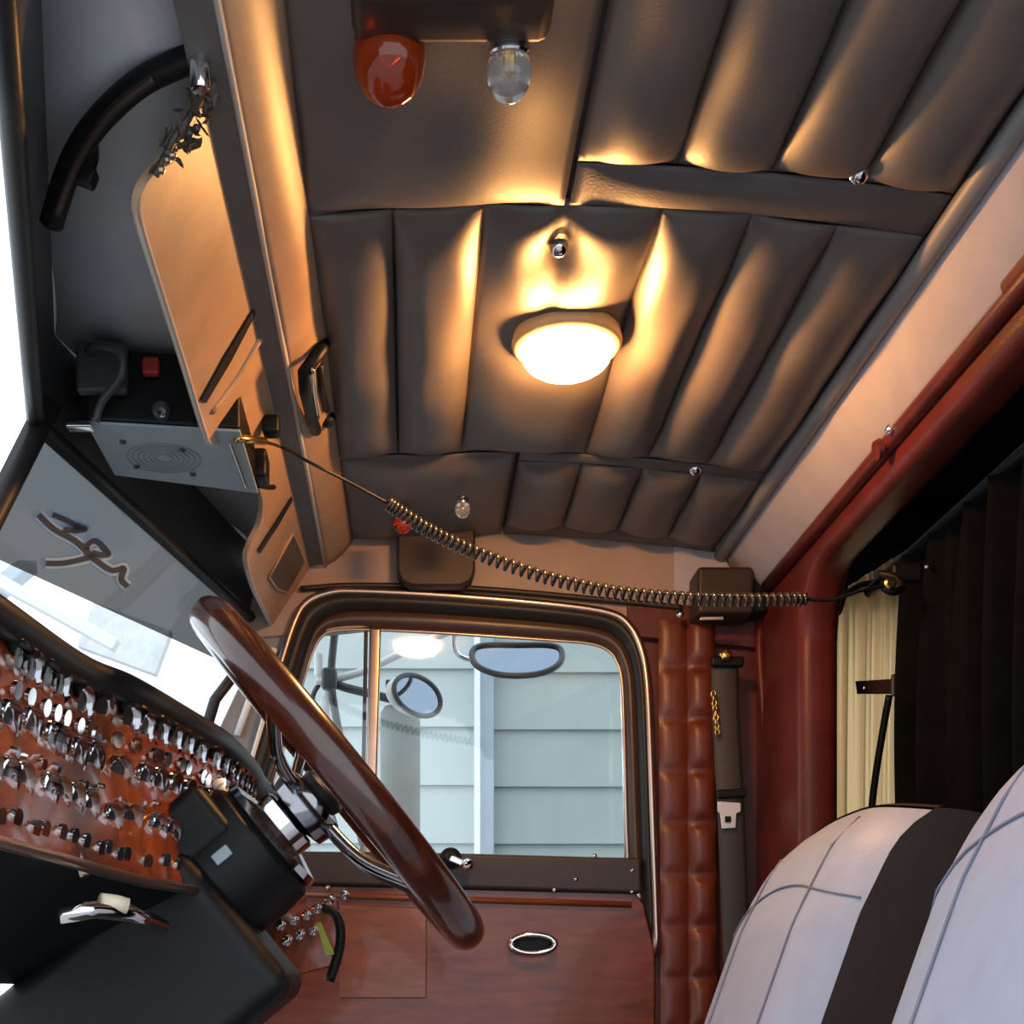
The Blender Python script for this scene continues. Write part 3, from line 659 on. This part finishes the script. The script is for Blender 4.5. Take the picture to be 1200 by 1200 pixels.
# ================================================================ STEERING COLUMN AND WHEEL
C = A(398, 912, 1.87); NW = V3((.774, -.035, .634)).normalized(); U = (V3((0, 1, 0))-NW*NW.y).normalized(); Wd = NW.cross(U).normalized()
if Wd.z < 0: Wd = -Wd
sw = thing('steering_wheel', 'large dark red wood rimmed steering wheel seen edge on', 'steering wheel', C)
R0, r0 = .270, .0275
tube('rim', [C+(U*math.cos(a)+Wd*math.sin(a))*R0 for a in [i/96*2*math.pi for i in range(96)]], r0, 'wheelwood', sw, 18, True)
HB_ = C-NW*.055
lathe('hub', [(.030, -.03), (.052, -.024), (.055, 0), (.050, .012), (.030, .02), (0, .021)], HB_, NW, 'darkchrome', sw, 32)
lathe('horn_button', [(.034, 0), (.036, .010), (.028, .018), (0, .022)], HB_+NW*.018, NW, 'black', sw, 28)
for a in (.5, 2.64, 4.71-.35, 4.71+.35):
    d = U*math.cos(a)+Wd*math.sin(a)
    s_ = tube('spoke', [HB_+d*.045, HB_+d*.12+NW*.008, C+d*.20-NW*.012, C+d*(R0-.012)], .0095, 'darkchrome', sw, 10, n=16)
    tube('spoke_bracket', [C+d*(R0-.05)-NW*.010, C+d*(R0-.008)-NW*.004], .013, 'black', s_, 8)
sc = thing('steering_column', 'black steering column shroud with chrome collar slanting from the wheel', 'steering column', HB_-NW*.2)
CO = HB_-NW*.03
lathe('chrome_collar', [(.040, 0), (.046, .004), (.046, .022), (.085, .030), (.088, .040), (.080, .046)], CO, -NW, 'chrome', sc, 40)
lathe('shroud', [(.082, .044), (.092, .052), (.096, .09), (.092, .22), (.075, .30), (.06, .56)], CO, -NW, 'black', sc, 32)
Rb = Matrix((Wd, U, NW)).transposed()
box('switch_housing', CO-NW*.125+Wd*.062-U*.045, (.085, .10, .12), 'black', sc, .016, Rb, 4)
box('lower_cover', CO-NW*.33-Wd*.07-U*.02, (.24, .20, .40), 'black', sc, .03, Rb, 4)
box('ignition_plate', CO-NW*.10-U*.098+Wd*.005, (.016, .006, .026), 'alu', sc, .002, Rb)
lathe('hazard_knob', [(.005, 0), (.005, .012), (.008, .014), (.008, .022), (0, .025)], CO-NW*.05+Wd*.085+U*.01, Wd, 'cream', sc, 12)
tube('turn_lever', [A(190, 1086, 1.56), A(150, 1070, 1.5), A(110, 1066, 1.46), A(70, 1072, 1.44)], .010, 'chrome', sc, 10)
tube('lever_grip', [A(118, 1056, 1.47), A(135, 1058, 1.48), A(150, 1062, 1.485)], .009, 'cream', sc, 10)
tube('brake_rod', [A(84, 975, 1.5), A(92, 1000, 1.49), A(100, 1026, 1.48)], .006, 'bronze', sc, 8)

# ================================================================ SEATS
def seat(name, label, Yc, grp):
    t = thing(name, label, 'seat', (.62, Yc, 0), grp)
    H0 = -.33
    def ztop(w): return .285-.022*abs(w)**3 if w < 0 else .285-.040*abs(w)**2.2-.075*max(0, abs(w)-.72)**1.6*6
    def xf(h, w):                                        # front surface by height and width
        return .545+.35*(h-.12)+.15*max(0, h-.12)-.010*(1-abs(w)**3)+.008*abs(w)**6
    def front(u, v):
        w = 2*u-1; zt = ztop(w); hw = (.260 if w < 0 else .250)*(1-.10*max(0, v-.75)**2*8)
        h = H0+(zt-H0)*v; x = xf(h, w)
        x += .035*max(0, (v-.86)/.14)**3
        x += .042*max(0, (-w-.66)/.34)**2 if w < 0 else .010*max(0, (w-.82)/.18)**2.5
        if .70 < v: pass
        return V3((x, Yc+hw*w, CZ+h))
    v, f = gridg(front, 40, 40)
    O('cushion', v, f, 'seat', t, smooth=True)
    def shell_(u, v):                                    # side and back, one closed wrap behind the cushion
        a = u*4; 
        w = 1.0 if a < 1 else (1-2*(a-1)/2 if a < 3 else -1.0)
        zt = ztop(w); hw = (.262 if w < 0 else .253)*(1-.10*max(0, v-.75)**2*8); dd = a if a < 1 else (1 if a < 3 else 4-a); h = H0+(zt+.003-.03*dd*dd-H0)*v
        x0 = front((w+1)/2, v).x
        dep = .15 if v < .9 else .15-.03*(v-.9)/.1
        x = x0+dep*dd
        return V3((x, Yc+hw*w, CZ+h))
    v, f = gridg(shell_, 32, 30)
    # lid over the top
    def lid(u, v_):
        w = 2*u-1; zt = ztop(w); hw = (.262 if w < 0 else .253)*(1-.10*.0625*8)
        xa = front(u, 1).x; xb = front(1, 1).x+.12
        return V3((xa+(xb-xa)*v_, Yc+hw*w, CZ+zt+.003+.006*math.sin(math.pi*v_)-.03*v_*v_))
    v2, f2 = gridg(lid, 32, 8)
    v, f = join((v, f), (v2, f2)); O('side_cover', v, f, 'seatside', t, smooth=True)
    def on(w, vv, d=.002): p = front((w+1)/2, vv); return p+V3((-d, 0, 0))
    tube('seam', [on(-.98+1.96*i/20, .80+.03*math.sin(math.pi*i/20)) for i in range(21)], .0016, 'seam', t, 6)
    tube('seam', [on(.55, .2+.74*i/12) for i in range(13)], .0016, 'seam', t, 6)
    tube('seam', [on(-.62, .2+.78*i/12) for i in range(13)], .0016, 'seam', t, 6)
    box('seat_base', (.28, Yc, CZ-.42), (.50, .54, .16), 'seat', t, .05, None, 4)
    box('pedestal', (.36, Yc, CZ-.645), (.34, .34, .29), 'black', t, .02)
    return t
seat('driver_seat', 'pale grey leather driver seat backrest in front of the sleeper opening', 2.07, 'cab seats')
seat('passenger_seat', 'passenger seat backrest, only its pale edge at the lower right corner', 1.19, 'cab seats')

# ================================================================ BELT, COVER, CHAIN
sb = thing('seat_belt', 'dark seat belt webbing hanging down the quilted red pillar', 'seat belt', A(855, 770, 2.74))
bl = [(850, 776), (851, 830), (854, 900), (857, 960), (861, 1040), (866, 1160)]
def belt(u, v):
    k = v*(len(bl)-1); i = min(len(bl)-2, int(k)); f = k-i; x = bl[i][0]+(bl[i+1][0]-bl[i][0])*f; y = bl[i][1]+(bl[i+1][1]-bl[i][1])*f
    p = A(x, y, 2.735); return p+V3(((u-.5)*.054, .004*math.sin(9*v)+.005*(2*u-1)**2, 0))
grid('webbing', belt, 6, 40, 'webbing', sb, .003)
box('guide_bar', A(852, 776, 2.73), (.066, .02, .02), 'black', sb, .005)
lathe('anchor_bolt', [(.013, 0), (.013, .006), (.009, .010), (0, .011)], A(850, 768, 2.715), (0, -1, .3), 'gold', sb, 6)
box('stop_bar', A(857, 930, 2.726), (.060, .012, .018), 'black', sb, .004, Matrix.Rotation(-.06, 3, 'Y'))
lp = [A(x, y, 2.722) for x, y in ((841, 939), (868, 941), (868, 951), (863, 953), (862, 970), (846, 971), (844, 953), (841, 951))]
prism('latch_plate', lp, (0, .004, 0), 'silver', sb, .001)
box('latch_slot', A(853, 960, 2.7195), (.012, .003, .012), 'black', sb, .001)
rc = thing('belt_cover', 'brown plastic belt cover block with a bright strip at the pillar top', 'cover', A(840, 705, 2.75))
box('shell', (.626, 2.745, CZ+.825), (.112, .09, .094), 'brown', rc, .008)
box('side_block', (.70, 2.76, CZ+.83), (.035, .07, .085), 'black', rc, .008)
box('chrome_strip', A(834, 725, 2.698), (.046, .005, .007), 'chrome', rc, .001)
screw('cover_screw', A(797, 720, 2.74), (0, -1, 0), .008, 'chrome', rc)
ch = thing('gold_chain', 'short gold chain hanging left of the seat belt', 'chain', A(838, 812, 2.725))
for i in range(9):
    p = A(836+i*.6, 813+i*5.6, 2.722); rt = Matrix.Rotation(i*1.2, 3, 'Z')
    tube('link', [p+rt @ V3((.0045*math.cos(a), 0, .0065*math.sin(a))) for a in [j/12*2*math.pi for j in range(12)]], .0018, 'gold', ch, 6, True)
ct = thing('trim_catch', 'small dark catch on the edge of the red bulkhead panel', 'catch', A(903, 940, 2.74))
box('body', A(903, 938, 2.745), (.014, .02, .05), 'black', ct, .003)
box('bracket', A(903, 946, 2.75), (.010, .02, .02), 'brown', ct, .002)
lathe('bulkhead_screw', [(.008, 0), (.008, .004), (.004, .008), (0, .009)], V3((.695, 1.97, CZ+.833)), (-1, 0, -.3), 'chrome', wb, 12)
lathe('bulkhead_button', [(.016, 0), (.014, .008), (0, .010)], V3((.697, 2.02, CZ+.825)), (-1, 0, -.3), 'red', wb, 14)

# ================================================================ SLEEPER CURTAINS
cu = thing('cream_curtain', 'cream pleated curtain hanging at the lit sleeper window', 'curtain', (.95, 2.78, CZ+.9))
top_l = [(978, 742), (984, 738), (990, 700), (1010, 682), (1030, 672), (1045, 658), (1062, 655)]
def cur(u, v):
    Y = 2.775; x0 = (974+8*v-CX)*Y/F if False else .862; X = .850+.175*u*(1-.06*math.sin(3*v))
    px = CX+X*F/Y; zt = (CY-(722 if px < 984 else (722-(px-984)*5.3 if px < 990 else 690-(px-990)*.62)))*Y/F
    z = zt+(-.10-zt)*v
    pl = .010*math.sin(u*26+1.5*math.sin(2*v))*(1-.3*v)+.006*math.sin(u*61)*(1-v)
    return V3((X, Y+pl-.012, CZ+z))
grid('cloth', cur, 90, 30, 'curtain', cu)
tube('header_cord', [A(986, 700, 2.72), A(1008, 686, 2.72), A(1040, 681, 2.72), A(1062, 682, 2.72)], .006, 'black', cu, 8, n=16)
tb2 = thing('curtain_tieback', 'brown strap with a bright snap across the cream curtain', 'strap', A(1030, 803, 2.6))
prism('strap', [A(1003, 798, 2.62), A(1052, 795, 2.5), A(1052, 813, 2.5), A(1005, 813, 2.62)], (0, .004, 0), 'brown', tb2, .001)
screw('snap', A(1013, 806, 2.60), (0, -1, 0), .006, 'chrome', tb2)
tube('hanging_strap', [A(1042, 815, 2.52), A(1034, 860, 2.55), A(1026, 910, 2.58), A(1021, 955, 2.6), A(1018, 1010, 2.6)], .007, 'black', tb2, 8, n=20)
box('buckle', A(1050, 803, 2.49), (.018, .01, .04), 'darkgrey', tb2, .003)
bc = thing('black_curtain', 'black pleated sleeper curtain hanging at the right edge', 'curtain', (.86, 2.1, CZ+.75))
def bcur(u, v):
    Y = 2.43-1.1*u; X = .865+.02*math.sin(u*60+.8*math.sin(3*v))+.012*math.sin(u*140)
    if u < .02: X += .0
    return V3((X-.012*math.sin(5*v)*(1-u), Y+.03*(v)*(1-u)-.03, CZ+.765-1.0*v))
grid('cloth', bcur, 160, 20, 'fabric', bc)
tube('curtain_rail', [V3((.86, 2.55, CZ+.775)), V3((.86, 1.0, CZ+.775))], .012, 'black', bc, 10)
hk = thing('cord_hook', 'dark hook with brass eye holding the cord end at the sleeper opening', 'hook', A(1045, 686, 2.2))
tube('hook', [A(1030, 672, 2.24), A(1048, 676, 2.22), A(1058, 688, 2.2), A(1046, 694, 2.19), A(1034, 688, 2.19)], .006, 'black', hk, 8, n=16)
lathe('eye', [(.007, 0), (.010, .003), (.007, .006)], A(1043, 684, 2.185), (0, -1, 0), 'gold', hk, 14)
box('bracket', A(1062, 672, 2.24), (.05, .02, .03), 'black', hk, .006)
lathe('rail_bolt', [(.005, 0), (.005, .004), (0, .006)], A(1086, 664, 2.2), (0, -1, 0), 'bronze', hk, 10)
